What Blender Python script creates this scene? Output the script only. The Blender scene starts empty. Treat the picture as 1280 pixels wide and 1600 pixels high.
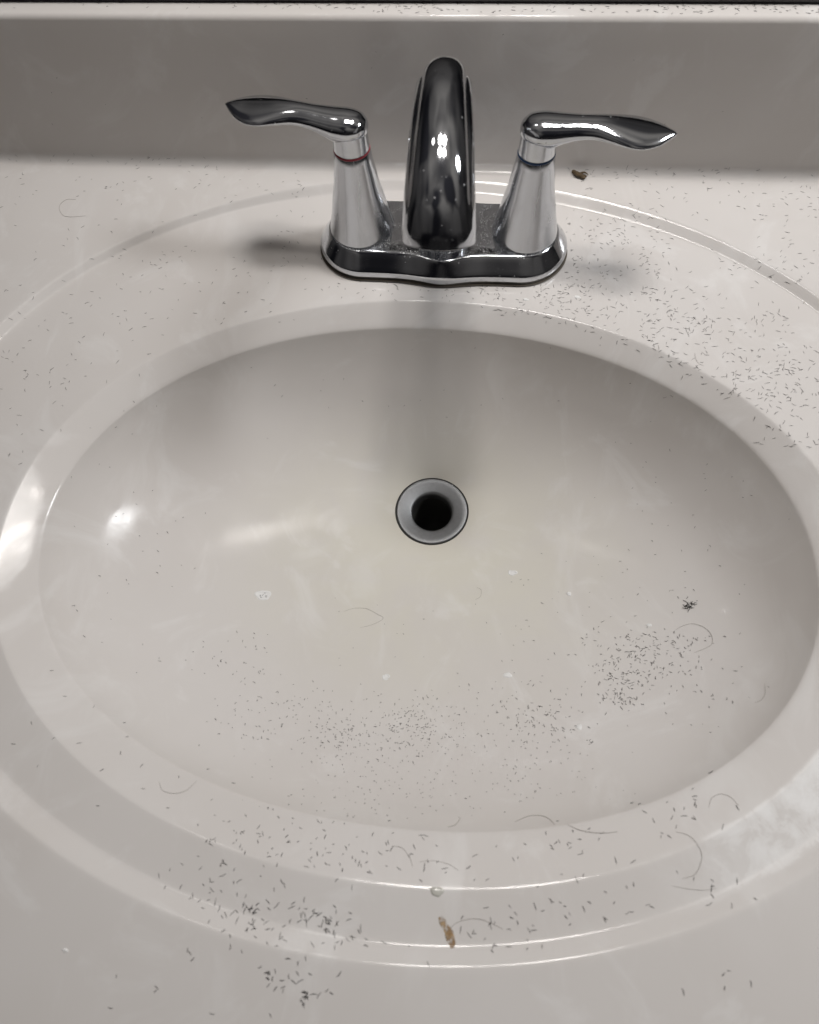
import bpy, bmesh, math, random
import numpy as np
from mathutils import Vector, Matrix
from mathutils.bvhtree import BVHTree

S = bpy.context.scene
COL = S.collection
MM = 0.001
rnd = random.Random(11)

# ---------------------------------------------------------------- camera
CAM_F, CAM_C = 946.97, np.array([19.263, -323.785, 289.448])
PITCH, YAW, ROLL = 1.15814, -0.18614, -0.10567
def cam_axes():
    cp, sp, cy, sy = math.cos(PITCH), math.sin(PITCH), math.cos(YAW), math.sin(YAW)
    fw = np.array([sy*cp, cy*cp, -sp]); rt = np.array([cy, -sy, 0.0]); up = np.cross(rt, fw)
    return rt*math.cos(ROLL)+up*math.sin(ROLL), -rt*math.sin(ROLL)+up*math.cos(ROLL), fw
RT, UP, FW = cam_axes()
cd = bpy.data.cameras.new('camera'); cam = bpy.data.objects.new('camera', cd); COL.objects.link(cam)
cd.sensor_fit = 'HORIZONTAL'; cd.sensor_width = 36.0; cd.lens = CAM_F/1280*36.0
cd.clip_start = 0.01; cd.clip_end = 50
cd.dof.use_dof = True; cd.dof.focus_distance = .435; cd.dof.aperture_fstop = 13.0
cam.matrix_world = Matrix(((RT[0], UP[0], -FW[0], CAM_C[0]*MM), (RT[1], UP[1], -FW[1], CAM_C[1]*MM),
                           (RT[2], UP[2], -FW[2], CAM_C[2]*MM), (0, 0, 0, 1)))
S.camera = cam

# ---------------------------------------------------------------- light
S.view_settings.view_transform = 'Standard'; S.view_settings.look = 'None'
S.view_settings.exposure = 0.0; S.view_settings.gamma = 1.0
w = bpy.data.worlds.new('World'); S.world = w; w.use_nodes = True
wn = w.node_tree; bg = wn.nodes['Background']
bg.inputs['Strength'].default_value = 1.0
# dim unlit bathroom around the sink: soft uneven walls, a little light off the ceiling
tc = wn.nodes.new('ShaderNodeTexCoord'); sx = wn.nodes.new('ShaderNodeSeparateXYZ'); rp = wn.nodes.new('ShaderNodeValToRGB')
nz = wn.nodes.new('ShaderNodeTexNoise'); nz.inputs['Scale'].default_value = 1.5; nz.inputs['Detail'].default_value = 1.0; nz.inputs['Distortion'].default_value = .3
vb = wn.nodes.new('ShaderNodeTexVoronoi'); vb.feature = 'SMOOTH_F1'; vb.distance = 'CHEBYCHEV'; vb.inputs['Smoothness'].default_value = .55; vb.inputs['Scale'].default_value = 2.3
vs = wn.nodes.new('ShaderNodeSeparateColor'); va = wn.nodes.new('ShaderNodeMix'); va.inputs[0].default_value = .5
wn.links.new(tc.outputs['Generated'], vb.inputs['Vector']); wn.links.new(vb.outputs['Color'], vs.inputs[0]); wn.links.new(vs.outputs[0], va.inputs[3])
wr = wn.nodes.new('ShaderNodeValToRGB'); mx = wn.nodes.new('ShaderNodeMix'); mx.data_type = 'RGBA'; mx.blend_type = 'MULTIPLY'; mx.inputs[0].default_value = 1.0
wn.links.new(tc.outputs['Generated'], sx.inputs[0]); wn.links.new(sx.outputs['Z'], rp.inputs['Fac'])
wn.links.new(tc.outputs['Generated'], nz.inputs['Vector']); wn.links.new(nz.outputs['Fac'], va.inputs[2]); wn.links.new(va.outputs[0], wr.inputs['Fac'])
wn.links.new(rp.outputs['Color'], mx.inputs[6]); wn.links.new(wr.outputs['Color'], mx.inputs[7]); wn.links.new(mx.outputs[2], bg.inputs['Color'])
rp.color_ramp.elements[0].position = 0.0; rp.color_ramp.elements[0].color = (.02, .0195, .02, 1)
e3 = rp.color_ramp.elements.new(.5); e3.color = (.055, .054, .055, 1)
rp.color_ramp.elements[2].position = 1.0; rp.color_ramp.elements[2].color = (.23, .224, .218, 1)
wr.color_ramp.elements[0].position = .30; wr.color_ramp.elements[0].color = (.18, .18, .21, 1)
wr.color_ramp.elements[1].position = .70; wr.color_ramp.elements[1].color = (1.6, 1.54, 1.46, 1)
def lamp(name, x, y, z, power, r=55, col=(1.0, 0.955, 0.915)):
    l = bpy.data.lights.new(name, 'POINT'); l.energy = power; l.shadow_soft_size = r*MM; l.color = col
    o = bpy.data.objects.new(name, l); o.location = (x*MM, y*MM, z*MM); COL.objects.link(o)
# three globe bulbs of the vanity light above the mirror, and their mirrored images
LP = 6.7
for (x, k) in ((-20, 1.0), (78, .9)):
    lamp('vanity_bulb', x, -15, 710, LP*.34*k, 40)
    lamp('vanity_bulb', x, 92, 710, LP*.60*k, 40)
# a cooler globe further to the right
lamp('side_globe', 760, 90, 790, LP*3.3, 120, (.975, .985, 1.0))
lamp('vanity_bulb', -210, 100, 710, LP*.05, 24)

# ---------------------------------------------------------------- helpers
def link(name, me, mat, parent=None):
    o = bpy.data.objects.new(name, me); COL.objects.link(o)
    if mat: me.materials.append(mat)
    if parent: o.parent = parent
    return o
def pydata(name, V, F, smooth=True):
    me = bpy.data.meshes.new(name); me.from_pydata([tuple(c*MM for c in v) for v in V], [], F); me.update()
    if smooth: me.polygons.foreach_set('use_smooth', [True]*len(me.polygons))
    return me
def tag(o, label, cat, group=None, kind=None):
    o['label'] = label; o['category'] = cat
    if group: o['group'] = group
    if kind: o['kind'] = kind
    return o
def thing(name, loc, label, cat, group=None):
    o = bpy.data.objects.new(name, None); COL.objects.link(o); o.empty_display_size = 0.01
    o.location = [c*MM for c in loc]
    return tag(o, label, cat, group)
def grid_faces(nr, nc, closed=True, off=0):
    F = []
    for i in range(nr-1):
        for j in range(nc if closed else nc-1):
            k = (j+1) % nc
            F.append((off+i*nc+j, off+i*nc+k, off+(i+1)*nc+k, off+(i+1)*nc+j))
    return F
def lathe(prof, n=64):
    V = []
    for r, z in prof:
        for j in range(n):
            a = 2*math.pi*j/n; V.append((r*math.cos(a), r*math.sin(a), z))
    return V, grid_faces(len(prof), n)
def spline(pts, n):
    """Catmull-Rom through rows of pts, n samples"""
    P = np.array(pts, float); m = len(P); out = []
    for t in np.linspace(0, m-1, n):
        i = min(int(t), m-2); u = t-i
        p0, p1, p2, p3 = P[max(i-1, 0)], P[i], P[i+1], P[min(i+2, m-1)]
        out.append(.5*((2*p1)+(-p0+p2)*u+(2*p0-5*p1+4*p2-p3)*u*u+(-p0+3*p1-3*p2+p3)*u**3))
    return np.array(out)

# ---------------------------------------------------------------- materials
class NT:
    def __init__(s, name):
        s.m = bpy.data.materials.new(name); s.m.use_nodes = True; s.t = s.m.node_tree
        s.b = s.t.nodes['Principled BSDF']; s.co = s.t.nodes.new('ShaderNodeTexCoord').outputs['Object']
    def n(s, ty, **k):
        o = s.t.nodes.new(ty)
        for a, v in k.items(): setattr(o, a, v)
        return o
    def lk(s, a, b): s.t.links.new(a, b)
    def noise(s, scale, detail=4, rough=.55, dist=0.0, vec=None):
        o = s.n('ShaderNodeTexNoise'); s.lk(vec or s.co, o.inputs['Vector'])
        o.inputs['Scale'].default_value = scale; o.inputs['Detail'].default_value = detail
        o.inputs['Roughness'].default_value = rough; o.inputs['Distortion'].default_value = dist
        return o.outputs['Fac']
    def mapr(s, v, a, b, c=0., d=1.):
        o = s.n('ShaderNodeMapRange', interpolation_type='SMOOTHSTEP'); s.lk(v, o.inputs['Value'])
        for k, x in zip(('From Min', 'From Max', 'To Min', 'To Max'), (a, b, c, d)): o.inputs[k].default_value = x
        return o.outputs['Result']
    def math(s, op, a, b=None):
        o = s.n('ShaderNodeMath', operation=op)
        for i, v in enumerate((a, b)):
            if v is None: continue
            if isinstance(v, (int, float)): o.inputs[i].default_value = v
            else: s.lk(v, o.inputs[i])
        return o.outputs[0]
    def mix(s, f, a, b):
        o = s.n('ShaderNodeMix', data_type='RGBA')
        for sock, v in ((o.inputs[0], f), (o.inputs[6], a), (o.inputs[7], b)):
            if isinstance(v, (int, float)): sock.default_value = v
            elif isinstance(v, tuple): sock.default_value = (*v, 1)
            else: s.lk(v, sock)
        return o.outputs[2]
    def blob(s, x, y, z, sx, sy, sz):
        """1 at a spot of the object (mm), 0 past its radii"""
        mp = s.n('ShaderNodeMapping'); s.lk(s.co, mp.inputs['Vector'])
        mp.inputs['Scale'].default_value = (1000/sx, 1000/sy, 1000/sz)
        mp.inputs['Location'].default_value = (-x/sx, -y/sy, -z/sz)
        l = s.n('ShaderNodeVectorMath', operation='LENGTH'); s.lk(mp.outputs[0], l.inputs[0])
        return s.mapr(l.outputs['Value'], 1.0, .15)
    def bump(s, h, strength, dist):
        o = s.n('ShaderNodeBump'); s.lk(h, o.inputs['Height'])
        o.inputs['Strength'].default_value = strength; o.inputs['Distance'].default_value = dist
        s.lk(o.outputs[0], s.b.inputs['Normal'])
    def set(s, **k):
        for a, v in k.items():
            sock = s.b.inputs[a.replace('_', ' ')]
            if isinstance(v, (int, float)): sock.default_value = v
            elif isinstance(v, tuple): sock.default_value = (*v, 1)
            else: s.lk(v, sock)
        return s.m

def marble():
    t = NT('cultured_marble')
    big = t.noise(9, 3); fine = t.noise(60, 6, .6)
    base = t.mix(t.mapr(big, .35, .65), (.600, .572, .548), (.622, .597, .576))
    # yellowed water stain around the drain, ragged edge
    yl = t.math('MULTIPLY', t.blob(5, -190, -100, 190, 150, 95), t.mapr(t.noise(18, 4, .6, .6), .3, .6, .45, 1.0))
    base = t.mix(yl, base, (.622, .598, .532))
    ring = t.math('MULTIPLY', t.blob(3, -152, -108, 46, 46, 20), .5)
    base = t.mix(ring, base, (.53, .49, .40))
    # chalky soap film, in wiped patches
    film = t.mapr(t.noise(14, 6, .62, 1.4), .53, .68)
    st = t.n('ShaderNodeMapping'); t.lk(t.co, st.inputs['Vector']); st.inputs['Scale'].default_value = (30, 9, 20)
    st.inputs['Rotation'].default_value = (0, 0, .6)
    wipe = t.mapr(t.noise(1.0, 5, .6, .7, st.outputs[0]), .55, .72)
    filmw = t.math('MULTIPLY', t.math('MAXIMUM', t.math('MULTIPLY', film, .8), t.math('MULTIPLY', wipe, .7)), .34)
    # faint dried runs pointing at the drain
    sp_ = t.n('ShaderNodeSeparateXYZ'); t.lk(t.co, sp_.inputs[0])
    dx, dy = t.math('SUBTRACT', sp_.outputs['X'], .003), t.math('SUBTRACT', sp_.outputs['Y'], -.1515)
    ang = t.math('ARCTAN2', dy, dx); rad = t.math('SQRT', t.math('ADD', t.math('MULTIPLY', dx, dx), t.math('MULTIPLY', dy, dy)))
    cv = t.n('ShaderNodeCombineXYZ'); t.lk(t.math('MULTIPLY', ang, 4.0), cv.inputs[0]); t.lk(t.math('MULTIPLY', rad, 9.0), cv.inputs[1])
    runs = t.mapr(t.noise(1.0, 5, .6, .3, cv.outputs[0]), .52, .70)
    runs = t.math('MULTIPLY', runs, t.math('MULTIPLY', t.mapr(rad, .03, .05), t.mapr(rad, .17, .08)))
    runs = t.math('MULTIPLY', runs, t.mapr(sp_.outputs['Z'], -.05, -.08))
    filmw = t.math('MAXIMUM', filmw, t.math('MULTIPLY', t.math('MULTIPLY', runs, t.mapr(t.noise(22, 4), .4, .65)), .26))
    # hard water crust on the front right of the rim
    sy = t.n('ShaderNodeSeparateXYZ'); t.lk(t.co, sy.inputs[0])
    flat = t.math('MULTIPLY', t.mapr(sy.outputs['Z'], -.0062, -.0048), t.mapr(sy.outputs['Z'], -.0022, -.0036))   # only on the sunken deck
    cr = t.math('MULTIPLY', t.math('MULTIPLY', flat, t.blob(172, -312, -4, 95, 85, 60)), t.mapr(t.noise(70, 7, .66, .4), .30, .68))
    filmw = t.math('MAXIMUM', filmw, t.math('MULTIPLY', cr, .95))
    base = t.mix(filmw, base, (.76, .755, .745))
    sz = t.n('ShaderNodeSeparateXYZ'); t.lk(t.co, sz.inputs[0])
    worn = t.mapr(sz.outputs['Z'], -.03, -.075, 0, .02)      # the scrubbed basin floor has lost its gloss
    rough = t.math('ADD', t.math('ADD', t.math('MULTIPLY', filmw, .5), worn), t.mapr(fine, .3, .7, .075, .125))
    t.bump(t.math('ADD', t.math('MULTIPLY', fine, .5), t.noise(25, 2)), .05, .002)
    return t.set(Base_Color=base, Roughness=rough, Specular_IOR_Level=t.mapr(sz.outputs['Z'], -.02, -.06, .29, .19), IOR=1.5)
def chrome(name, haze=0.0, dust=0.0):
    t = NT(name)
    vo = t.n('ShaderNodeTexVoronoi'); t.lk(t.co, vo.inputs['Vector']); vo.inputs['Scale'].default_value = 330; vo.inputs['Randomness'].default_value = 1
    keep = t.mapr(t.noise(60, 2), .55, .64)
    sp = t.math('MULTIPLY', t.mapr(vo.outputs['Distance'], .2, .1), keep)      # dried water specks
    mpv = t.n('ShaderNodeMapping'); t.lk(t.co, mpv.inputs['Vector']); mpv.inputs['Scale'].default_value = (110, 110, 22)
    sm = t.mapr(t.noise(1.0, 5, .6, .4, mpv.outputs[0]), .38, .70)                                # smears
    rough = t.math('ADD', t.mapr(sm, 0, 1, .055+haze*.45, .11+haze*.85), t.math('MULTIPLY', sp, .22))
    col = t.mix(t.math('MULTIPLY', sp, .5), (.60, .616, .645), (.80, .80, .80))
    col = t.mix(t.math('MULTIPLY', sm, .35), col, (.52, .53, .545))
    met = t.math('SUBTRACT', 1.0, t.math('MULTIPLY', sp, .35))
    if dust:
        v2 = t.n('ShaderNodeTexVoronoi'); t.lk(t.co, v2.inputs['Vector']); v2.inputs['Scale'].default_value = 1150
        du = t.math('MULTIPLY', t.mapr(v2.outputs['Distance'], .42, .2), dust)
        geo = t.n('ShaderNodeNewGeometry'); sx = t.n('ShaderNodeSeparateXYZ'); t.lk(geo.outputs['Normal'], sx.inputs[0])
        du = t.math('MULTIPLY', du, t.mapr(sx.outputs['Z'], .75, .97))   # dust settles on faces that look up
        du = t.math('MULTIPLY', du, t.mapr(t.noise(130, 3), .3, .6))
        met = t.math('SUBTRACT', met, t.math('MULTIPLY', du, .9)); rough = t.math('ADD', rough, t.math('MULTIPLY', du, .5))
        col = t.mix(du, col, (.42, .41, .39))
    t.bump(t.noise(38, 2), .12, .001)
    return t.set(Base_Color=col, Roughness=rough, Metallic=met)
def plain(name, col, rough, metal=0.0, noise=0.0, nscale=300):
    t = NT(name)
    if noise:
        c2 = tuple(c*(1-noise) for c in col)
        t.set(Base_Color=t.mix(t.noise(nscale, 4), c2, col))
    else: t.set(Base_Color=col)
    return t.set(Roughness=rough, Metallic=metal)
M_marble = marble()
M_chrome = chrome('polished_chrome'); M_haze = chrome('spotted_chrome', .20); M_plate = chrome('dusty_chrome', .02, .45)
M_steel = plain('brushed_drain_steel', (.25, .255, .26), .5, 1.0, .25, 400)
M_pipe = plain('drain_slime', (.07, .068, .062), .5, 0, .5, 200)
M_gap = plain('drain_grime', (.022, .02, .017), .7)
M_red = plain('red_band', (.30, .02, .035), .35); M_blue = plain('blue_band', (.015, .05, .14), .35)
M_hair = [plain('clipped_hair', (c, c*.95, c*.9), .55) for c in (.015, .04, .09)]
M_long = plain('fine_hair', (.27, .245, .22), .5)
M_white = plain('dried_toothpaste', (.76, .755, .74), .6, 0, .15, 900)
M_drop = plain('clear_drip', (.52, .51, .465), .14)
def rust_mat():
    t = NT('rust_crust'); n1 = t.noise(420, 5, .7)
    t.set(Base_Color=t.mix(t.mapr(t.noise(260, 4), .35, .65), (.42, .29, .15), (.24, .14, .06)), Roughness=.8, Alpha=t.mapr(n1, .35, .6, .1, .9))
    return t.m
M_rust = rust_mat()
M_debris = plain('brown_husk', (.15, .10, .05), .8, 0, .75, 700)
M_mirror = plain('dark_mirror_channel', (.02, .02, .022), .25, 0)

# ---------------------------------------------------------------- the sink top
NA = 480
TH = np.arange(NA)*2*np.pi/NA
def contour(e, c, th):
    cx, cy, a, b, n = e
    rho = c[0] + 1 + sum(c[2*k-1]*np.cos(k*th)+c[2*k]*np.sin(k*th) for k in range(1, 5))
    ct, st = np.cos(th), np.sin(th)
    r = 1/((np.abs(ct))**n+(np.abs(st))**n)**(1/n)
    return np.stack([cx+a*ct*r*rho, cy+b*st*r*rho], 1)
EO = ([-6.515, -171.915, 286.052, 221.956, 2.006], [-0.0013, 0.00153, -0.00019, -0.00157, -0.00026, 0.00109, 0.00079, -0.00184, -0.00038])
EI = ([-6.515, -171.352, 279.75, 215.8, 2.0], [-0.00115, -0.00159, 0.00215, -0.00161, -0.00318, 0.00179, 0.00599, -0.00279, 0.00255])
ER = ([-0.925, -210.625, 223.785, 157.351, 2.054], [-4e-05, 2e-05, 0.00143, -0.00081, -0.00078, -0.00149, -0.00233, 0.00122, 0.00028])
DR = (3.0, -151.5, 25.8)            # drain opening
ZI, ZB, ZD = -4.6, -14.5, -106.0
X0, X1, YB, YF = -430.0, 430.0, 54.0, -475.0
cO, cI, cR = contour(*EO, TH), contour(*EI, TH), contour(*ER, TH)
inset = 16.5 + 4.0*(-np.sin(TH)).clip(-1, 1)      # bevel is wider at the front
cen = np.array([-0.925, -211.313])
dirs = (cR-cen); ln = np.linalg.norm(dirs, axis=1)[:, None]
cB = cR - dirs/ln*inset[:, None]
cD = np.stack([DR[0]+DR[2]*np.cos(TH), DR[1]+DR[2]*np.sin(TH)], 1)
# rectangle of the counter, corners snapped
oc = np.array([-6.515, -171.915]); cQ = []
for th in TH:
    c, s = math.cos(th), math.sin(th)
    t = min(((X1-oc[0])/c if c > 1e-9 else 1e9), ((X0-oc[0])/c if c < -1e-9 else 1e9),
            ((YB-oc[1])/s if s > 1e-9 else 1e9), ((YF-oc[1])/s if s < -1e-9 else 1e9))
    cQ.append((oc[0]+c*t, oc[1]+s*t))
cQ = np.array(cQ)
for cx in (X0, X1):
    for cy in (YB, YF):
        i = np.argmin(((cQ-np.array([cx, cy]))**2).sum(1)); cQ[i] = (cx, cy)
def softp(d, k): return (d+np.sqrt(d*d+k*k))/2
def ring_rows():
    rows = []
    # bowl: steep wall under the bevel, sweeping over a floor oval to the drain
    cK = np.stack([FLOOR[0]+FLOOR[2]*np.cos(TH), FLOOR[1]+FLOOR[3]*np.sin(TH)], 1)
    inw = cK-cB; inw /= np.linalg.norm(inw, axis=1)[:, None]
    cW = cB+inw*WALL[0]
    ss = np.concatenate([np.linspace(0, .9, 56), 1-np.geomspace(.092, .004, 20)])
    for t in ss:
        u = 1-t
        k1, k2 = 3*u*t*t, 3*u*u*t
        xy = u**3*cD+k2*cK+k1*cW+t**3*cB
        z = u**3*ZD+k2*FLOOR[4]+k1*WALL[1]+t**3*ZB
        rows.append(np.column_stack([xy, np.full(NA, z)]))
    nb = len(rows)
    # bevel -> rim -> inner deck -> ring -> outer deck, with rounded edges
    bev = (ZI-ZB)/np.linalg.norm(cR-cB, axis=1)
    segs = [(cB, cR), (cR, cI), (cI, cO), (cO, cQ)]
    L = [np.linalg.norm(b-a, axis=1) for a, b in segs]
    m = [bev, np.full(NA, .012), (0-ZI)/L[2], np.zeros(NA)]
    pos = np.cumsum([np.zeros(NA)]+L, axis=0)
    kk = [None, .8, 1.0, .9]
    def z_at(r):
        z = ZB+m[0]*r
        for q in (1, 2, 3): z = z+(m[q]-m[q-1])*softp(r-pos[q], kk[q])
        return z
    off = z_at(pos[3]+20)                     # plateau is put at z = 0
    near = [.3, .6, 1.0, 1.5, 2.2, 3.0, 4.2]
    for q, (a, b) in enumerate(segs):
        l = L[q]; o_ = 0*l
        if q == 0: ds = [l*f for f in (0, .05, .1, .16, .22, .3, .38, .46, .54, .62, .7)] + [l-v for v in near]
        elif q == 1: ds = [o_] + [o_+v for v in near] + [l*f for f in (.2, .35, .5, .65, .8)] + [l-v for v in near]
        elif q == 2: ds = [l*f for f in (0, .05, .1, .16, .23, .31, .4, .5, .6, .69, .77, .84, .9, .95)]
        else: ds = [o_] + [np.minimum(v, l*.8*(i+1)/8) for i, v in enumerate(near)] + [l*f for f in (.3, .5, .75, .9, 1.0)]
        ds = np.sort(np.clip(np.array(ds), 0, l), axis=0)
        for i in range(1, len(ds)): ds[i] = np.maximum(ds[i], ds[i-1]+.02)
        for i, d in enumerate(ds):
            if q == 3 and i == len(ds)-1: d = l
            f = (np.minimum(d, l)/l)[:, None]
            z = z_at(pos[q]+d)-off
            if q == 3 and i == len(ds)-1: z = np.zeros(NA)
            rows.append(np.column_stack([a*(1-f)+b*f, z]))
    R = np.array(rows)
    R[:nb, :, 2] += (R[nb, :, 2]-ZB)*(ss[:, None]**3)
    # round the roll-over from wall to bevel
    for _ in range(ROLLS):
        R[nb-14:nb+5] = .5*R[nb-14:nb+5]+.25*(R[nb-15:nb+4]+R[nb-13:nb+6])
    return R, nb
FLOOR, ROLLS, WALL = (1.0, -188.0, 112.0, 80.0, -88.0), 14, (15.0, -63.0)
rows, nb = ring_rows()
V = rows.reshape(-1, 3); nr = len(rows)
F_all = grid_faces(nr, NA)
# front lip of the counter
tmp = bpy.data.meshes.new('tmp'); tmp.from_pydata([tuple(v*MM) for v in V], [], F_all); tmp.update()
N_all = np.zeros(len(V)*3); tmp.vertices.foreach_get('normal', N_all); N_all = N_all.reshape(-1, 3)
if N_all[:, 2].mean() < 0:
    F_all = [f[::-1] for f in F_all]; N_all = -N_all
bpy.data.meshes.remove(tmp)
N_all[-NA:] = (0, 0, 1)
def part_rows(r0, r1, name, parent):
    vs = V[r0*NA:r1*NA]; F = [tuple(i-r0*NA for i in f) for f in F_all[r0*NA:(r1-1)*NA]]
    me = pydata(name, vs, F)
    me.normals_split_custom_set_from_vertices([tuple(n) for n in N_all[r0*NA:r1*NA]])
    return link(name, me, M_marble, parent)
sink = thing('vanity_sink', (0, 0, 0), 'off-white cultured marble vanity top with an oval basin, littered with hair clippings', 'sink')
SPLIT = nb
o_basin = part_rows(0, SPLIT+1, 'basin', sink)
o_deck = part_rows(SPLIT, nr, 'countertop', sink)
# rounded front and side skirt of the counter
prof = [(0, 0)]+[(6*math.sin(a), -6+6*math.cos(a)) for a in np.linspace(.2, math.pi/2, 7)]+[(6, -38), (3, -41), (-12, -41)]
path = [((X0, YB), (-1, 0)), ((X0, YF), (-.7071*1.414, -.7071*1.414)), ((X1, YF), (1, -1)), ((X1, YB), (1, 0))]
SV = [(p[0]+d[0]*o, p[1]+d[1]*o, z) for p, d in path for o, z in prof]
link('front_edge', pydata('front_edge', SV, grid_faces(4, len(prof), False)), M_marble, sink)
# backsplash: cove, face, rounded top
BT = 91.0; YF_B = 60.0; TH_B = 17.5
pb = [(54, 0)]+[(54+6*math.sin(a), 6-6*math.cos(a)) for a in np.linspace(.15, math.pi/2, 9)]
pb += [(YF_B+.6, z) for z in (25, 50, 75)]
pb += [(YF_B+1.0+3.2-3.2*math.cos(a), BT-3.2+3.2*math.sin(a)) for a in np.linspace(0, math.pi/2, 8)]
pb += [(YF_B+TH_B-2, BT)]+[(YF_B+TH_B-2+2*math.sin(a), BT-2+2*math.cos(a)) for a in np.linspace(.3, math.pi/2, 4)]+[(YF_B+TH_B, 0)]
xs = np.linspace(X0, X1, 44)
BV = [(x, y, z) for x in xs for y, z in pb]
bs = link('backsplash', pydata('backsplash', BV, grid_faces(len(xs), len(pb), False)), M_marble, sink)
me = bs.data; me.update()
if sum(p.normal.y for p in me.polygons if abs(p.normal.y) > .9 and p.center.y < .07) > 0: me.flip_normals()
# dark channel along the foot of the mirror, resting on the backsplash
bm = bmesh.new(); bmesh.ops.create_cube(bm, size=1)
for v in bm.verts: v.co = Vector(((v.co.x*860)*MM, (YF_B+TH_B-1.5+v.co.y*7)*MM, (BT+.3+9+v.co.z*18)*MM))
bmesh.ops.bevel(bm, geom=bm.edges[:], offset=.0012, segments=2, affect='EDGES')
me = bpy.data.meshes.new('mirror_channel'); bm.to_mesh(me); bm.free()
tag(link('mirror_channel', me, M_mirror), 'dark mirror channel along the back edge of the backsplash top', 'mirror channel')

# surface lookup: a picture point (1280 x 1600) to the place on the sink it shows
FB = [tuple(f) for f in F_all]; nv = len(V)
VB = [Vector(v) for v in V]+[Vector(v) for v in BV]
FB += [tuple(i+nv for i in f) for f in grid_faces(len(xs), len(pb), False)]
BVH = BVHTree.FromPolygons(VB, FB)
def at(px, py):
    d = FW+RT*((px-640)/CAM_F)-UP*((py-800)/CAM_F)
    h, n, i, t = BVH.ray_cast(Vector(CAM_C), Vector(d).normalized())
    if h is None: return None, None
    if n.dot(Vector(d)) > 0: n = -n
    return h, n
def drop(x, y, top=60.):
    h, n, i, t = BVH.ray_cast(Vector((x, y, top)), Vector((0, 0, -1)))
    if h is None: return None, None
    return h, (n if n.z > 0 else -n)

# ---------------------------------------------------------------- drain
drain = thing('sink_drain', (DR[0], DR[1], ZD), 'round grey metal drain flange with a dark open hole in the basin', 'drain')
Vv, Ff = lathe([(26.3, .05), (25.9, .2), (25.5, .1), (24.6, -2.5)], 96); link('sealing_ring', pydata('sealing_ring', Vv, Ff), M_gap, drain)
fl = [(25.3, -2), (25.2, .2), (24.9, .6), (24.3, .7), (21.5, .1), (18.5, -.7), (16, -1.3), (14.9, -1.7), (14.2, -2.8), (13.9, -6), (13.8, -9)]
Vv, Ff = lathe(fl, 96); link('flange', pydata('flange', Vv, Ff), M_steel, drain)
Vv, Ff = lathe([(13.8, -9), (14.4, -12), (14.4, -80), (1, -81)], 64); link('drain_pipe', pydata('drain_pipe', Vv, Ff), M_pipe, drain)

# ---------------------------------------------------------------- faucet
faucet = thing('faucet', (0, -4, ZI), 'chrome centerset faucet with arched spout and two leaf-shaped lever handles', 'faucet')
PC = -4.0                                       # plate centre line, relative to the faucet
def plate_outline(ins, n=200, bulge=3.2):
    """stadium outline with a soft belly at the middle, inset by ins"""
    hx, rr = 49.5, 30.0-ins; P = []
    for k in range(n):
        a = 2*math.pi*k/n
        # walk the stadium by arc length
        per = 4*hx+2*math.pi*rr; s = per*k/n
        if s < 2*hx: x, y = -hx+s, -rr
        elif s < 2*hx+math.pi*rr:
            b = (s-2*hx)/rr-math.pi/2; x, y = hx+rr*math.cos(b), rr*math.sin(b)
        elif s < 4*hx+math.pi*rr: x, y = hx-(s-2*hx-math.pi*rr), rr
        else:
            b = (s-4*hx-math.pi*rr)/rr+math.pi/2; x, y = -hx+rr*math.cos(b), rr*math.sin(b)
        q = min(1, ins/8)
        g = 3.4*math.exp(-((x-1)/17.0)**2)*(1-q)+6.2*math.exp(-((x-1)/14.0)**2)*q
        y += -g*min(1, abs(y)/rr) if y < 0 else .3*g*min(1, abs(y)/rr)
        P.append((x, y))
    return P
pp = [(0.6, 0.0), (0, .5), (0, 4.4), (.1, 5.1), (.4, 5.9), (1.1, 6.9), (2.3, 8.5), (3.7, 10.3), (5.1, 12.2), (6.5, 14.0), (7.2, 14.85), (7.6, 15.2), (8.0, 15.38), (8.5, 15.45), (9.4, 15.45)]
PV = []
for ins, z in pp:
    PV += [(x, y+PC, z) for x, y in plate_outline(ins)]
n = 200
PF = grid_faces(len(pp), n)
# cap: ladder across the top
last = (len(pp)-1)*n
PV += PV[last:last+n]; PF.append(tuple(last+n+j for j in range(n)))
me = pydata('base_plate', PV, PF)
me.polygons[len(PF)-1].use_smooth = False
plate = link('base_plate', me, M_plate, faucet)
# grime line where the plate meets the counter
GV = []
for ins, z in ((-.9, .02), (-.2, .22), (.8, .25)): GV += [(x, y+PC, z) for x, y in plate_outline(ins)]
link('grime_line', pydata('grime_line', GV, grid_faces(3, n)), plain('brown_grime', (.16, .135, .105), .8, 0, .6, 160), faucet)
# collar under the spout
cl = [(20.9, 15.3), (20.8, 16.4), (20.3, 17.0), (19.5, 17.2), (18.6, 17.0), (18.0, 16.6), (16.6, 16.6)]
Vv, Ff = lathe(cl, 80); Vv = [(x+1, y-4, z) for x, y, z in Vv]
link('spout_collar', pydata('spout_collar', Vv, Ff), M_chrome, faucet)

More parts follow.
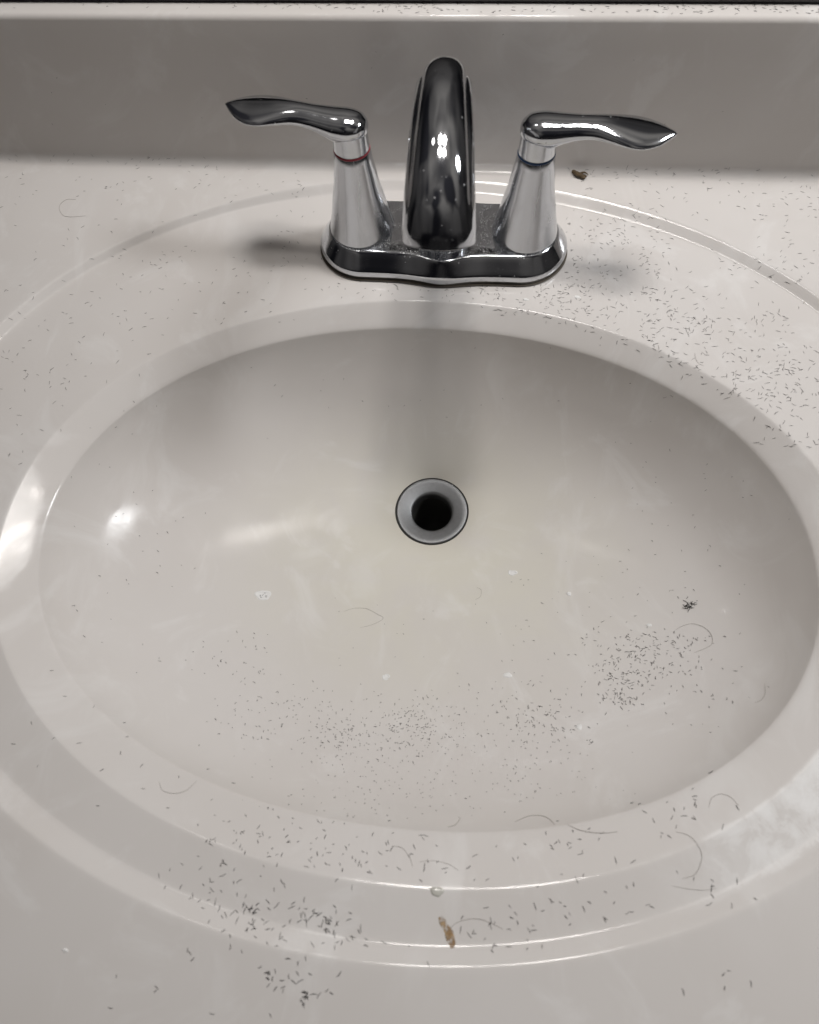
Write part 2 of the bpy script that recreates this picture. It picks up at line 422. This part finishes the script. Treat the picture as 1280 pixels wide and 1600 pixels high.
# spout: swept along its arch; section is a dome with narrow side lips
def spout():
    # y, z, half width, dome height, belly depth, lip
    K = [(-6, 12, 17.0, 15, 15, 0), (-5.5, 40, 15.5, 14, 14, 0), (-6, 72, 14.2, 12.5, 12.5, .0), (-10, 99, 13.0, 10.5, 9.0, 1.5), (-23, 114.5, 12.8, 9.4, 7.0, 1.6),
         (-42, 119.8, 12.9, 9.2, 6.0, 1.6), (-62, 117.5, 14.0, 9.6, 6.0, 1.3), (-78, 111.5, 14.9, 10.6, 5.2, .8), (-88.5, 103.5, 15.9, 11.0, 4.5, .5), (-94, 95.5, 16.6, 11.2, 4.0, .15), (-96, 90, 16.9, 11.4, 4.0, 0)]
    P = spline(K, 120); ns = 72; V = []
    for i, r in enumerate(P):
        t = P[min(i+1, len(P)-1), :2]-P[max(i-1, 0), :2]; t /= np.linalg.norm(t)
        nrm = np.array([t[1], -t[0]])            # outer side of the arch
        xc = 1.0+3.2*max(0, -r[0]-8)/96
        for j in range(ns):
            a = 2*math.pi*j/ns; c, s = math.cos(a), math.sin(a)
            if s >= 0:
                k = min(1, r[5]/1.6); W_ = r[2]; a_ = a if c > 0 else math.pi-a
                e1 = W_*math.cos(a_)**.95 if a_ < math.pi/2 else 0; h1 = r[3]*math.sin(a_)
                if a_ < .5: e2, h2 = W_*(1-.24*a_/.5), 2.6*math.sin(a_/.5*1.57)
                else:
                    b_ = (a_-.5)/(math.pi/2-.5)*math.pi/2; e2, h2 = .76*W_*math.cos(b_), 2.6+(r[3]-2.6)*math.sin(b_)
                wx = math.copysign(e1*(1-k)+e2*k, c); h = h1*(1-k)+h2*k
            else:
                wx = r[2]*math.copysign(abs(c)**.8, c); h = -r[4]*abs(s)**.9
            V.append((xc+wx, r[0]+nrm[0]*h, r[1]+nrm[1]*h))
    # rounded end: shrink a last few rings inwards
    base = np.array(V[-ns:]); cen = base.mean(0); t3 = np.array([0, t[0], t[1]])
    for f, d in ((.985, .12), (.95, .15), (.90, .05), (.87, -.6), (.85, -3.0)):
        V += [tuple(cen+(b-cen)*f+t3*d) for b in base]
    nrw = len(V)//ns; F = grid_faces(nrw, ns); F.append(tuple((nrw-1)*ns+j for j in range(ns)))
    sp = link('spout', pydata('spout', V, F), M_chrome, faucet)
    m = sp.data; m.update()
    bm = bmesh.new(); bm.from_mesh(m); bmesh.ops.recalc_face_normals(bm, faces=bm.faces[:]); bm.to_mesh(m); bm.free()
    # aerator inside the outlet
    ax = Vector((0, t[0], t[1])).normalized(); q = Vector((0, 0, -1)).rotation_difference(ax)
    Vv, Ff = lathe([(6.5, 0), (6.5, -2.6), (5.6, -3.0), (5.2, -2.2), (.2, -2.2)], 40)
    Vv = [tuple(q @ Vector(v)+Vector(tuple(cen+t3*-2.2))) for v in Vv]
    link('aerator', pydata('aerator', Vv, Ff), M_gap, sp)
spout()

# handles
def handle(sx, ang, band, label, zt):
    h = bpy.data.objects.new('handle', None); COL.objects.link(h); h.parent = faucet; h.empty_display_size = .01
    h.location = (sx*51*MM, -4*MM, 0); h['label'] = label
    pr = [(19.7, 12.0), (19.65, 15.4), (19.5, 16.4), (19.1, 17.6), (18.2, 20.5), (16.6, 26), (14.9, 33), (13.4, 40), (12.1, 47), (11.2, 52.5), (10.75, 56.2), (10.4, 56.6), (9.9, 56.6)]
    pr = [(r*(1.04 if z < 35 else 1.0 if z < 50 else .97), 15.4+(z-15.4)*(67.0-15.4)/(56.6-15.4)-.4) for r, z in pr]
    Vv, Ff = lathe(pr, 72); link('handle_base', pydata('handle_base', Vv, Ff), M_haze, h)
    bp = [(10.0, 55.8), (10.75, 56.0), (10.85, 56.5), (10.75, 57.1), (10.0, 57.3)]
    UPZ = 10.4; Vv, Ff = lathe([(r*.96, 66.4+(z-56.0)*.7) for r, z in bp], 64); link('temperature_band', pydata('temperature_band', Vv, Ff), band, h)
    nk = [(9.9, 56.9), (10.5, 57.1), (10.55, 57.6), (10.35, 60), (10.2, 63), (10.1, 66), (9.7, 68.5), (8.5, 70.5), (5, 71)]
    Vv, Ff = lathe([(r*.96, z+UPZ) for r, z in nk], 64); link('neck', pydata('neck', Vv, Ff), M_haze, h)
    # lever: u along the lever, z top, z of the widest line, z bottom, half width, sharpness, sweep sideways
    K = [(-10.6, 69.5, 69.3, 69.0, .3, 2.2), (-10.2, 71.5, 69.2, 66.8, 2.9, 2.2), (-9, 73.0, 69.1, 66.0, 5.4, 2.2), (-6, 75.0, 69.0, 65.0, 8.5, 2.2), (0, 76.4, 69.0, 63.0, 10.6, 2.1), (7, 76.7, 69.4, 62.0, 10.0, 2.1),
         (14, 76.6, 70.2, 65.0, 8.7, 2.1), (22, 76.6, 71.0, 67.2, 7.6, 2.0), (31, 76.4, 71.3, 68.2, 7.4, 2.0), (41, 75.6, 71.0, 67.9, 8.2, 1.9), (51, 74.6, 70.5, 67.6, 8.7, 1.8),
         (60, 74.0, 70.3, 68.0, 8.5, 1.8), (67, 73.8, 70.7, 68.9, 6.8, 1.8), (71.5, 73.5, 71.3, 70.0, 4.0, 1.9), (74.6, 73.0, 72.0, 71.1, 1.4, 2.0), (75.8, 72.5, 72.2, 71.9, .2, 2.0)]
    P = spline(K, 110); ns = 56; V = []
    dz = zt-72.0
    for r in P:
        u = r[0]; f = max(0, u-8)/67.0
        side = 2.2*f*f
        for j in range(ns):
            a = 2*math.pi*j/ns; c, s = math.cos(a), math.sin(a); e = 2/r[5]
            y = r[4]*math.copysign(abs(c)**e, c)
            z = r[2]+(r[1]-r[2])*abs(s)**e if s >= 0 else r[2]-(r[2]-r[3])*abs(s)**e
            arc = 1.8*math.exp(-((u-42)/25.0)**2); leaf = 1+.28*math.exp(-((u-54)/15.0)**2)-.05*math.exp(-(u/9.0)**2)
            V.append((sx*(u if u < 8 else 8+(u-8)*.885), y*(1+.10*min(1, f*2.2))*leaf+side, z+UPZ+arc+dz*f))
    nrw = len(V)//ns; F = grid_faces(nrw, ns)+[tuple(range(ns)), tuple((nrw-1)*ns+j for j in range(ns))]
    ca, sa = math.cos(ang), math.sin(ang)
    V = [(x*ca-y*sa, x*sa+y*ca, z) for x, y, z in V]
    lv = link('lever', pydata('lever', V, F), M_chrome, h)
    bm = bmesh.new(); bm.from_mesh(lv.data); bmesh.ops.recalc_face_normals(bm, faces=bm.faces[:]); bm.to_mesh(lv.data); bm.free()
handle(-1, -math.radians(3.5), M_red, 'left handle with a red band, lever turned slightly to the back', 75.0)
handle(1, -math.radians(9.5), M_blue, 'right handle with a blue band, lever turned slightly to the front', 73.5)

# ---------------------------------------------------------------- hair clippings
def frame(n, ang):
    n = Vector(n).normalized(); t = Vector((1, 0, 0)); t = (t-n*t.dot(n)).normalized(); b = n.cross(t)
    return (t*math.cos(ang)+b*math.sin(ang)), (-t*math.sin(ang)+b*math.cos(ang)), n
def clip_geo(L, r, bend):
    """bent three-sided sliver, L long, lying along x at z = r"""
    V = []
    for u, k in ((-.5, .45), (-.15, 1), (.2, 1), (.5, .4)):
        y = bend*L*(.25-u*u)
        for a in (0, 1, 2):
            q = a*2*math.pi/3+.5; V.append((u*L, y+r*k*math.cos(q), r*1.0+r*k*math.sin(q)))
    F = grid_faces(4, 3)+[(0, 2, 1), (9, 10, 11)]
    return V, F
protos = []
for k in range(9):
    V_, F_ = clip_geo(1.0, .085, (-.5, 0, .35, .8, -.2, .15, -.9, .1, .5)[k])
    me = pydata('hair_clipping', V_, F_); me.materials.append(M_hair[k % 3]); protos.append(me)
# clusters: centre, radii, count, length range in mm, region
CL = [
 (980, 500, 130, 55, 139, 1.5, 3.4, 'R'), (1120, 560, 120, 70, 201, 1.5, 3.4, 'R'), (1210, 620, 75, 80, 170, 1.5, 3.2, 'R'), (840, 470, 90, 26, 108, 1.2, 3.0, 'R'), (960, 400, 90, 60, 93, 1.4, 3.0, 'R'),
 (1130, 450, 130, 60, 69, 1.4, 3.2, 'R'), (1120, 300, 180, 45, 93, 1.4, 3.2, 'R'), (1240, 380, 60, 60, 46, 1.4, 3.2, 'R'), (960, 360, 70, 36, 40, 1.3, 2.8, 'R'), (910, 420, 40, 30, 30, 1.2, 2.6, 'R'), (940, 285, 60, 22, 21, 1.2, 2.6, 'R'),
 (180, 270, 190, 30, 54, 1.2, 2.8, 'L'), (150, 350, 160, 70, 32, 1.2, 2.8, 'L'), (410, 290, 90, 26, 22, 1.2, 2.6, 'L'), (130, 520, 130, 90, 64, 1.3, 3.0, 'L'), (330, 450, 150, 60, 54, 1.3, 2.8, 'L'), (470, 360, 50, 60, 19, 1.2, 2.6, 'L'),
 (60, 640, 60, 90, 25, 1.4, 3.0, 'L'), (600, 452, 110, 14, 30, 1.2, 2.6, 'F'), (740, 455, 60, 14, 20, 1.2, 2.6, 'F'),
 (640, 1140, 190, 55, 250, .5, 1.7, 'B'), (640, 1130, 60, 40, 90, .6, 2.0, 'B'), (530, 1145, 60, 40, 60, .6, 2.0, 'B'), (640, 1200, 230, 60, 140, .4, 1.0, 'B'), (830, 1110, 70, 50, 90, .7, 2.2, 'B'), (870, 1150, 60, 40, 40, .8, 2.2, 'B'),
 (985, 1040, 60, 55, 150, .9, 2.6, 'B'), (1040, 1030, 55, 35, 60, .9, 2.4, 'B'), (965, 1090, 30, 20, 40, 1.0, 2.6, 'B'), (930, 1010, 80, 60, 40, .8, 2.2, 'B'), (1080, 1000, 60, 12, 22, .9, 2.2, 'B'),
 (360, 1030, 70, 45, 34, .8, 2.2, 'B'), (420, 1100, 90, 70, 60, .6, 1.8, 'B'), (1000, 920, 160, 60, 36, .6, 1.8, 'B'), (1100, 1080, 90, 90, 30, .7, 2.0, 'B'), (560, 1250, 220, 40, 60, .4, 1.0, 'B'), (840, 1230, 130, 40, 40, .4, 1.1, 'B'),
 (200, 850, 120, 200, 40, .8, 2.0, 'B'), (640, 600, 400, 90, 26, .7, 1.8, 'B'), (1080, 760, 120, 110, 30, .7, 1.8, 'B'), (700, 980, 300, 70, 26, .6, 1.6, 'B'),
 (430, 1310, 130, 50, 63, .8, 2.2, 'N'), (560, 1340, 110, 40, 34, .9, 2.4, 'N'), (410, 1430, 90, 40, 52, 1.2, 3.2, 'N'), (520, 1450, 70, 34, 28, 1.3, 3.4, 'N'), (330, 1380, 60, 40, 23, 1.2, 3.0, 'N'), (660, 1350, 80, 50, 15, 1.2, 3.0, 'N'),
 (880, 1310, 110, 40, 23, 1.0, 2.8, 'N'), (1080, 1270, 110, 50, 23, 1.2, 2.8, 'N'), (860, 1430, 130, 50, 34, 1.0, 2.8, 'N'), (740, 1450, 60, 40, 15, 1.0, 2.8, 'N'), (1060, 1390, 130, 40, 15, 1.2, 3.0, 'N'), (200, 1200, 150, 90, 15, 1.2, 2.8, 'N'), (60, 1150, 60, 120, 5, 1.4, 2.6, 'N'),
 (440, 1530, 110, 45, 23, 1.4, 3.2, 'N'), (330, 1480, 80, 40, 8, 1.2, 2.6, 'N'), (1100, 1520, 150, 60, 5, 1.4, 2.6, 'N'), (230, 1540, 60, 40, 4, 1.2, 2.2, 'N'),
 (900, 12, 360, 8, 120, 1.3, 2.8, 'T'), (560, 8, 130, 6, 60, 1.3, 2.8, 'T'), (250, 8, 250, 6, 16, 1.3, 2.6, 'T'), (1150, 14, 130, 8, 40, 1.3, 2.8, 'T'), (640, 130, 620, 90, 16, .6, 1.3, 'W'),
]
clips = []
r0 = random.Random(5)
def fau_mask(px, py): return (505 < px < 885 and 150 < py < 440)
for cx, cy, rx, ry, cnt, l0, l1, reg in CL:
    wall = reg == 'T'
    for _ in range(cnt):
        if reg in 'RLTW': a, b = r0.uniform(-1, 1), r0.uniform(-1, 1)
        else: a, b = max(-2, min(2, r0.gauss(0, .55))), max(-2, min(2, r0.gauss(0, .55)))
        px, py = cx+a*rx, cy+b*ry
        if fau_mask(px, py): continue
        h, nrm = at(px, py)
        if h is None or (abs(nrm.z) < .15 and reg != 'W'): continue
        if (h.x-DR[0])**2+(h.y-DR[1])**2 < 29**2: continue
        e = ER[0]; inside = math.hypot((h.x-e[0])/e[2], (h.y-e[1])/e[3]) < .985
        if reg in 'RLF' and inside and r0.random() > .12: continue
        L = (l0+(l1-l0)*r0.random()**1.9)*(1.08 if reg in 'RLN' else 1.0)
        clips.append((L*(CAM_C[2]-h.z+200)/500, L, h, nrm, r0.gauss(.25, .8) if reg in 'RLT' else r0.uniform(0, math.pi), reg, r0.randrange(9)))
clips.sort(key=lambda c: -c[1])
GR = {'R': ('thin dark hair clipping lying on the pale deck right of the faucet', 'clippings on the deck right of the faucet'),
      'L': ('thin dark hair clipping lying on the pale deck left of the faucet', 'clippings on the deck left of the faucet'),
      'F': ('small dark hair clipping between the faucet base and the basin edge', 'clippings in front of the faucet base'),
      'B': ('short dark hair clipping lying inside the basin', 'clippings inside the basin'),
      'N': ('thick dark hair clipping on the near rim of the basin', 'clippings on the near rim'),
      'W': ('tiny dark fleck stuck to the face of the backsplash', 'flecks on the backsplash'),
      'T': ('short dark hair clipping on top of the backsplash', 'clippings on top of the backsplash')}
def region_label(reg, h):
    lab, grp = GR[reg]
    if reg in 'RL':
        side = 'right' if reg == 'R' else 'left'
        e = EO[0]; q = math.hypot((h.x-e[0])/e[2], (h.y-e[1])/e[3])
        if h.y > 50: lab, grp = f'hair clipping in the corner below the backsplash, {side} of the faucet', f'clippings along the backsplash foot, {side}'
        elif q > 1: lab, grp = f'thin hair clipping outside the oval groove, {side} of the faucet', f'clippings outside the groove, {side}'
        elif h.y > -45: lab, grp = f'thin hair clipping beside the {side} handle, inside the oval groove', f'clippings beside the {side} handle'
        else: lab, grp = f'thin hair clipping between groove and basin edge on the {side} deck', f'clippings on the {side} deck inside the groove'
    elif reg == 'N':
        side = 'left' if h.x < 14 else 'right'
        e = EO[0]; q = math.hypot((h.x-e[0])/e[2], (h.y-e[1])/e[3]); e = ER[0]; r = math.hypot((h.x-e[0])/e[2], (h.y-e[1])/e[3])
        if q > 1: lab, grp = f'thick hair clipping outside the groove at the near edge, {side} of the rust streak', f'clippings at the near edge, {side}'
        elif r > 1: lab, grp = f'thick hair clipping between basin edge and groove, {side} of the rust streak', f'clippings on the near deck, {side}'
        else: lab, grp = f'dark hair clipping on the near sloping basin rim, {side} of the clear drip', f'clippings on the near rim, {side}'
    return lab, 'hair clipping', grp
for c in clips[:290]:
    _, L, h, nrm, ang, reg, k = c
    t, b, n_ = frame(nrm, ang)
    o = bpy.data.objects.new('hair_clipping', protos[k]); COL.objects.link(o)
    th = 1.5 if reg == 'N' else 1.28
    o.matrix_world = Matrix(((t.x*L, b.x*th, n_.x*th, h.x*MM), (t.y*L, b.y*th, n_.y*th, h.y*MM), (t.z*L, b.z*th, n_.z*th, h.z*MM), (0, 0, 0, 1)))
    tag(o, *region_label(reg, h))
def mass(name, items, mat_pick):
    V, F, mi = [], [], []
    for L, h, nrm, ang, r, bend, m in items:
        gv, gf = clip_geo(L, r, bend); t, b, n_ = frame(nrm, ang); o = len(V)
        for v in gv:
            p = h+t*v[0]+b*v[1]+n_*v[2]; V.append(tuple(p))
        F += [tuple(i+o for i in f) for f in gf]; mi += [m]*len(gf)
    me = pydata(name, V, F)
    for m in mat_pick: me.materials.append(m)
    me.polygons.foreach_set('material_index', mi)
    return link(name, me, None)
items = [(c[1], c[2], c[3], c[4], r0.uniform(.085, .135) if c[5] in 'RLT' else r0.uniform(.10, .165), r0.uniform(-.6, .6), c[6] % 3) for c in clips[290:]]
o = mass('scattered_hair_clippings', items, M_hair)
tag(o, 'hundreds of tiny dark hair trimmings strewn over the basin, deck and backsplash', 'hair trimmings', kind='stuff')

# tufts: a few clippings stuck together
def tuft(px, py, n, size, label):
    h, nrm = at(px, py); it = []
    for _ in range(n):
        t, b, n_ = frame(nrm, 0)
        p = h+t*r0.gauss(0, size*.3)+b*r0.gauss(0, size*.3)+n_*r0.uniform(0, .5)
        it.append((r0.uniform(1.1, 2.3), p, nrm, r0.uniform(0, 3.14), r0.uniform(.13, .19), r0.uniform(-.6, .6), 0))
    o = mass('hair_tuft', it, M_hair); tag(o, label, 'hair tuft', 'tufts of clipped hair')
tuft(1076, 946, 34, 6.0, 'dense black tuft of clipped hair alone on the right wall of the basin')
tuft(423, 1526, 6, 3.0, 'small hooked tuft of dark hair near the front edge, the left one')
tuft(480, 1558, 9, 5.0, 'spiky tuft of dark hair nearest the front edge of the counter')
tuft(513, 1446, 11, 6.0, 'ring-shaped tuft of dark clippings on the near deck left of the rust stain')
tuft(396, 1424, 6, 4.5, 'dark tuft of clippings at the left of the near deck')

# long fine hairs
def strand(pts, r, label, mat=M_long):
    P = spline(pts, 40); W = []; r *= .82
    for px, py in P:
        h, nrm = at(px, py)
        if h is None: continue
        W.append((h+nrm*(r*1.2), nrm))
    V = []; ns = 5
    for i, (p, nrm) in enumerate(W):
        t = (W[min(i+1, len(W)-1)][0]-W[max(i-1, 0)][0]).normalized(); s = t.cross(nrm).normalized()
        k = .35+.65*math.sin(math.pi*(i+.5)/len(W))**.5
        for j in range(ns):
            a = 2*math.pi*j/ns; k *= 1 if j else .8; V.append(tuple(p+s*(r*k*math.cos(a))+nrm*(r*k*math.sin(a))))
    o = link('curled_hair', pydata('curled_hair', V, grid_faces(len(W), ns)), mat)
    tag(o, label, 'hair', 'long curled hairs')
strand([(1056, 984), (1070, 977), (1085, 975), (1103, 982), (1113, 995), (1112, 1007), (1100, 1014), (1085, 1020)], .13, 'hooked fine hair just below the black tuft on the right of the basin')
strand([(537, 956), (552, 951), (572, 951), (590, 960), (599, 966), (585, 975), (563, 981)], .11, 'pale looped hair below and left of the drain')
strand([(745, 918), (752, 922), (751, 932), (743, 937)], .12, 'tiny curled hair below and right of the drain')
strand([(119, 312), (104, 312), (93, 322), (97, 335), (110, 339), (135, 337)], .13, 'pale C-shaped hair on the deck at the far left')
strand([(249, 1222), (254, 1235), (270, 1240), (290, 1236), (308, 1220)], .12, 'faint bowed hair on the near left rim of the basin')
strand([(805, 1285), (825, 1276), (845, 1275), (858, 1280), (867, 1289)], .16, 'arched dark hair at the near lip of the basin, left of the long flat one')
strand([(887, 1289), (905, 1297), (925, 1301), (945, 1302), (965, 1300)], .17, 'long dark shallow-curved hair on the near rim of the basin')
strand([(703, 1451), (712, 1443), (728, 1437), (748, 1436), (768, 1443), (786, 1452)], .14, 'arched hair touching the rust stain on the near deck')
strand([(1108, 1262), (1112, 1248), (1125, 1241), (1142, 1246), (1155, 1260)], .12, 'faint arched hair on the near right rim')
strand([(1056, 1300), (1078, 1307), (1094, 1327), (1096, 1345), (1086, 1366), (1066, 1373)], .13, 'large hooked hair crossing the chalky right rim')
strand([(1050, 1384), (1075, 1389), (1098, 1391), (1120, 1388)], .11, 'straight pale hair on the right near deck below the hooked one')
strand([(612, 1322), (628, 1325), (640, 1340), (645, 1355)], .12, 'faint hair drooping on the near rim above the rust stain')
strand([(655, 1347), (675, 1345), (700, 1350), (716, 1360)], .10, 'very pale hair on the near rim, above the clear drip')
strand([(1086, 551), (1087, 560), (1092, 568), (1100, 572)], .11, 'short bowed hair on the right deck near the basin edge')
strand([(1195, 1068), (1196, 1083), (1190, 1094), (1180, 1098)], .10, 'pale short hair on the right wall inside the basin')
strand([(700, 1293), (712, 1289), (720, 1278)], .15, 'tiny bent dark hair at the bottom lip of the basin')

# ---------------------------------------------------------------- specks, drips, debris
def patch(name, px, py, rx, ry, hgt, mat, label, cat, ringy=False, seed=0, group=None, ang=0., rows_=7, ragged=.12):
    """low crust that follows the surface under it; rx, ry in mm"""
    h, nrm = at(px, py); t, b, n_ = frame(nrm, ang); rr = random.Random(seed); n = 40
    ph = [rr.uniform(0, 6.28) for _ in range(4)]; V = []
    for i in range(rows_+1):
        f = i/rows_
        for j in range(n):
            a = 2*math.pi*j/n
            w_ = 1+ragged*(math.sin(2*a+ph[0])+.7*math.sin(3*a+ph[1])+.5*math.sin(5*a+ph[2]))
            p = h+t*(rx*w_*f*math.cos(a))+b*(ry*w_*f*math.sin(a))
            q, nn, _, _ = BVH.find_nearest(p)
            if nn.dot(nrm) < 0: nn = -nn
            z = (math.exp(-((f-.82)/.13)**2)+.12*(f < .8)) if ringy else math.sqrt(max(0, 1-f*f))
            if f == 1: z = -.05
            V.append(tuple(q+nn*(hgt*z+.03*(f < 1))))
    F = grid_faces(rows_+1, n)
    o = link(name, pydata(name, V, F), mat); tag(o, label, cat, group); return o
G = 'dried white spots in the basin'
patch('dried_spot', 411, 930, 4.6, 3.9, .45, M_white, 'large white ring-shaped dried spot with dark clippings in it, left of the drain', 'dried spot', True, 1, G)
patch('dried_spot', 603, 1058, 2.3, 2.0, .35, M_white, 'small white ring-shaped dried spot below the drain', 'dried spot', True, 2, G)
patch('dried_spot', 793, 1055, 2.4, 1.9, .5, M_white, 'solid white dried spot on the basin floor right of the clipping cluster', 'dried spot', False, 3, G)
patch('dried_spot', 801, 895, 2.8, 2.2, .35, M_white, 'small white dried spot just below and right of the drain', 'dried spot', True, 4, G)
patch('dried_spot', 889, 928, 1.5, 1.3, .4, M_white, 'tiny white dried spot halfway from drain to the black tuft', 'dried spot', False, 5, G)
patch('dried_spot', 905, 1136, 1.8, 1.5, .35, M_white, 'white fleck among clippings on the lower right of the basin', 'dried spot', False, 6, G)
patch('dried_spot', 1014, 977, 1.5, 1.2, .35, M_white, 'pale fleck left of the hooked hair on the right of the basin', 'dried spot', False, 7, G)
patch('dried_spot', 822, 468, 1.7, 1.0, .35, M_white, 'white smear in front of the faucet, at the basin edge', 'dried spot', False, 9, 'white specks on the deck')
patch('dried_spot', 902, 464, 2.2, 1.1, .3, M_white, 'angular white fleck among clippings right of the faucet base', 'dried spot', False, 10, 'white specks on the deck')
patch('dried_spot', 102, 1485, 1.3, .7, .35, M_white, 'lone white fleck on the counter at the lower left corner', 'dried spot', False, 11, 'white specks on the deck')
for k, (dx, dy, a) in enumerate(((-4, 1, 1.7), (-3, 4, .4), (3, -3, .2), (5, 1, 3.0), (5, 3, 3.0), (0, 0, .9))):
    h, nrm = at(411+dx, 930+dy)
    items = [(1.3, h+nrm*.12, nrm, a, .13, .3, 1)]
    oo = mass('hair_clipping', items, M_hair); tag(oo, 'dark hair clipping stuck inside the large white dried spot', 'hair clipping', 'clippings in the dried spot')
patch('clear_drip', 683, 1393, 2.5, 2.1, .7, M_drop, 'round translucent drip on the near basin edge above the rust stain', 'drip', False, 8)
# rust stain: crusty streak running down the near deck
def rust():
    P = spline([(688, 1432), (691, 1440), (696, 1449), (701, 1456), (703, 1464), (706, 1472), (708, 1482)], 40)
    Wd = spline([[.8], [1.5], [1.4], [1.7], [2.0], [1.6], [.8]], 40); V = []; m = 11; rr = random.Random(3)
    for i, (px, py) in enumerate(P):
        a, na = at(px, py); b, _ = at(*P[min(i+1, 39)]); c, _ = at(*P[max(i-1, 0)])
        t = (b-c).normalized(); s = t.cross(na).normalized()
        for j in range(m):
            u = -1+2*j/(m-1); w_ = Wd[i][0]*(1+rr.uniform(-.22, .22))
            q, nn, _, _ = BVH.find_nearest(a+s*(u*w_))
            if nn.z < 0: nn = -nn
            e = (1-u*u)*min(1, i/4, (39-i)/4)
            V.append(tuple(q+nn*(.04*(e > 0)+.10*e*rr.uniform(.4, 1)-.03*(e <= 0))))
    o = link('rust_streak', pydata('rust_streak', V, grid_faces(40, m, False)), M_rust)
    tag(o, 'orange-brown rust streak on the near deck in front of the basin', 'rust stain')
rust()
# shrivelled brown scrap with two prongs
def debris():
    h, nrm = at(905, 274); V, F = [], []
    rr = random.Random(9)
    def lump(path, ns=14):
        P = spline(path, 26); o = len(V)
        for i, (x, y, z, r) in enumerate(P):
            t = P[min(i+1, 25), :3]-P[max(i-1, 0), :3]; t /= np.linalg.norm(t)
            s = np.cross(t, (0, 0, 1)); s /= np.linalg.norm(s); u = np.cross(s, t)
            for j in range(ns):
                a = 2*math.pi*j/ns; k = r*(1+rr.uniform(-.16, .16))
                V.append(tuple(np.array((x, y, z))+s*k*math.cos(a)+u*k*.8*math.sin(a)))
        F.extend(grid_faces(26, ns, True, o)); F.append(tuple(o+j for j in range(ns))); F.append(tuple(o+25*ns+j for j in range(ns)))
    lump([(-5.0, 4.2, 1.2, .5), (-4.4, 2.8, 1.4, 1.3), (-3.0, .6, 1.6, 1.7), (-1.0, -1.2, 1.7, 1.8), (1.2, -2.6, 1.5, 1.6), (3.0, -4.2, 1.2, 1.1), (3.6, -5.0, 1.0, .5)])
    lump([(-.5, -.8, 1.6, .9), (1.4, 0.2, 2.0, .9), (3.4, .6, 2.1, .7), (5.2, .0, 1.7, .5), (6.6, -.8, 1.2, .15)], 10)
    lump([(1.0, -2.4, 1.5, 1.0), (2.6, -2.4, 1.7, 1.0), (4.2, -2.8, 1.5, .9), (4.9, -3.6, 1.2, .3)], 10)
    V2 = [(h.x+x*.92, h.y+y*.85, h.z+z*.95-.1) for x, y, z in V]
    o = link('dried_debris', pydata('dried_debris', V2, F), M_debris)
    tag(o, 'shrivelled brown two-pronged scrap on the deck behind the right handle', 'debris')
debris()
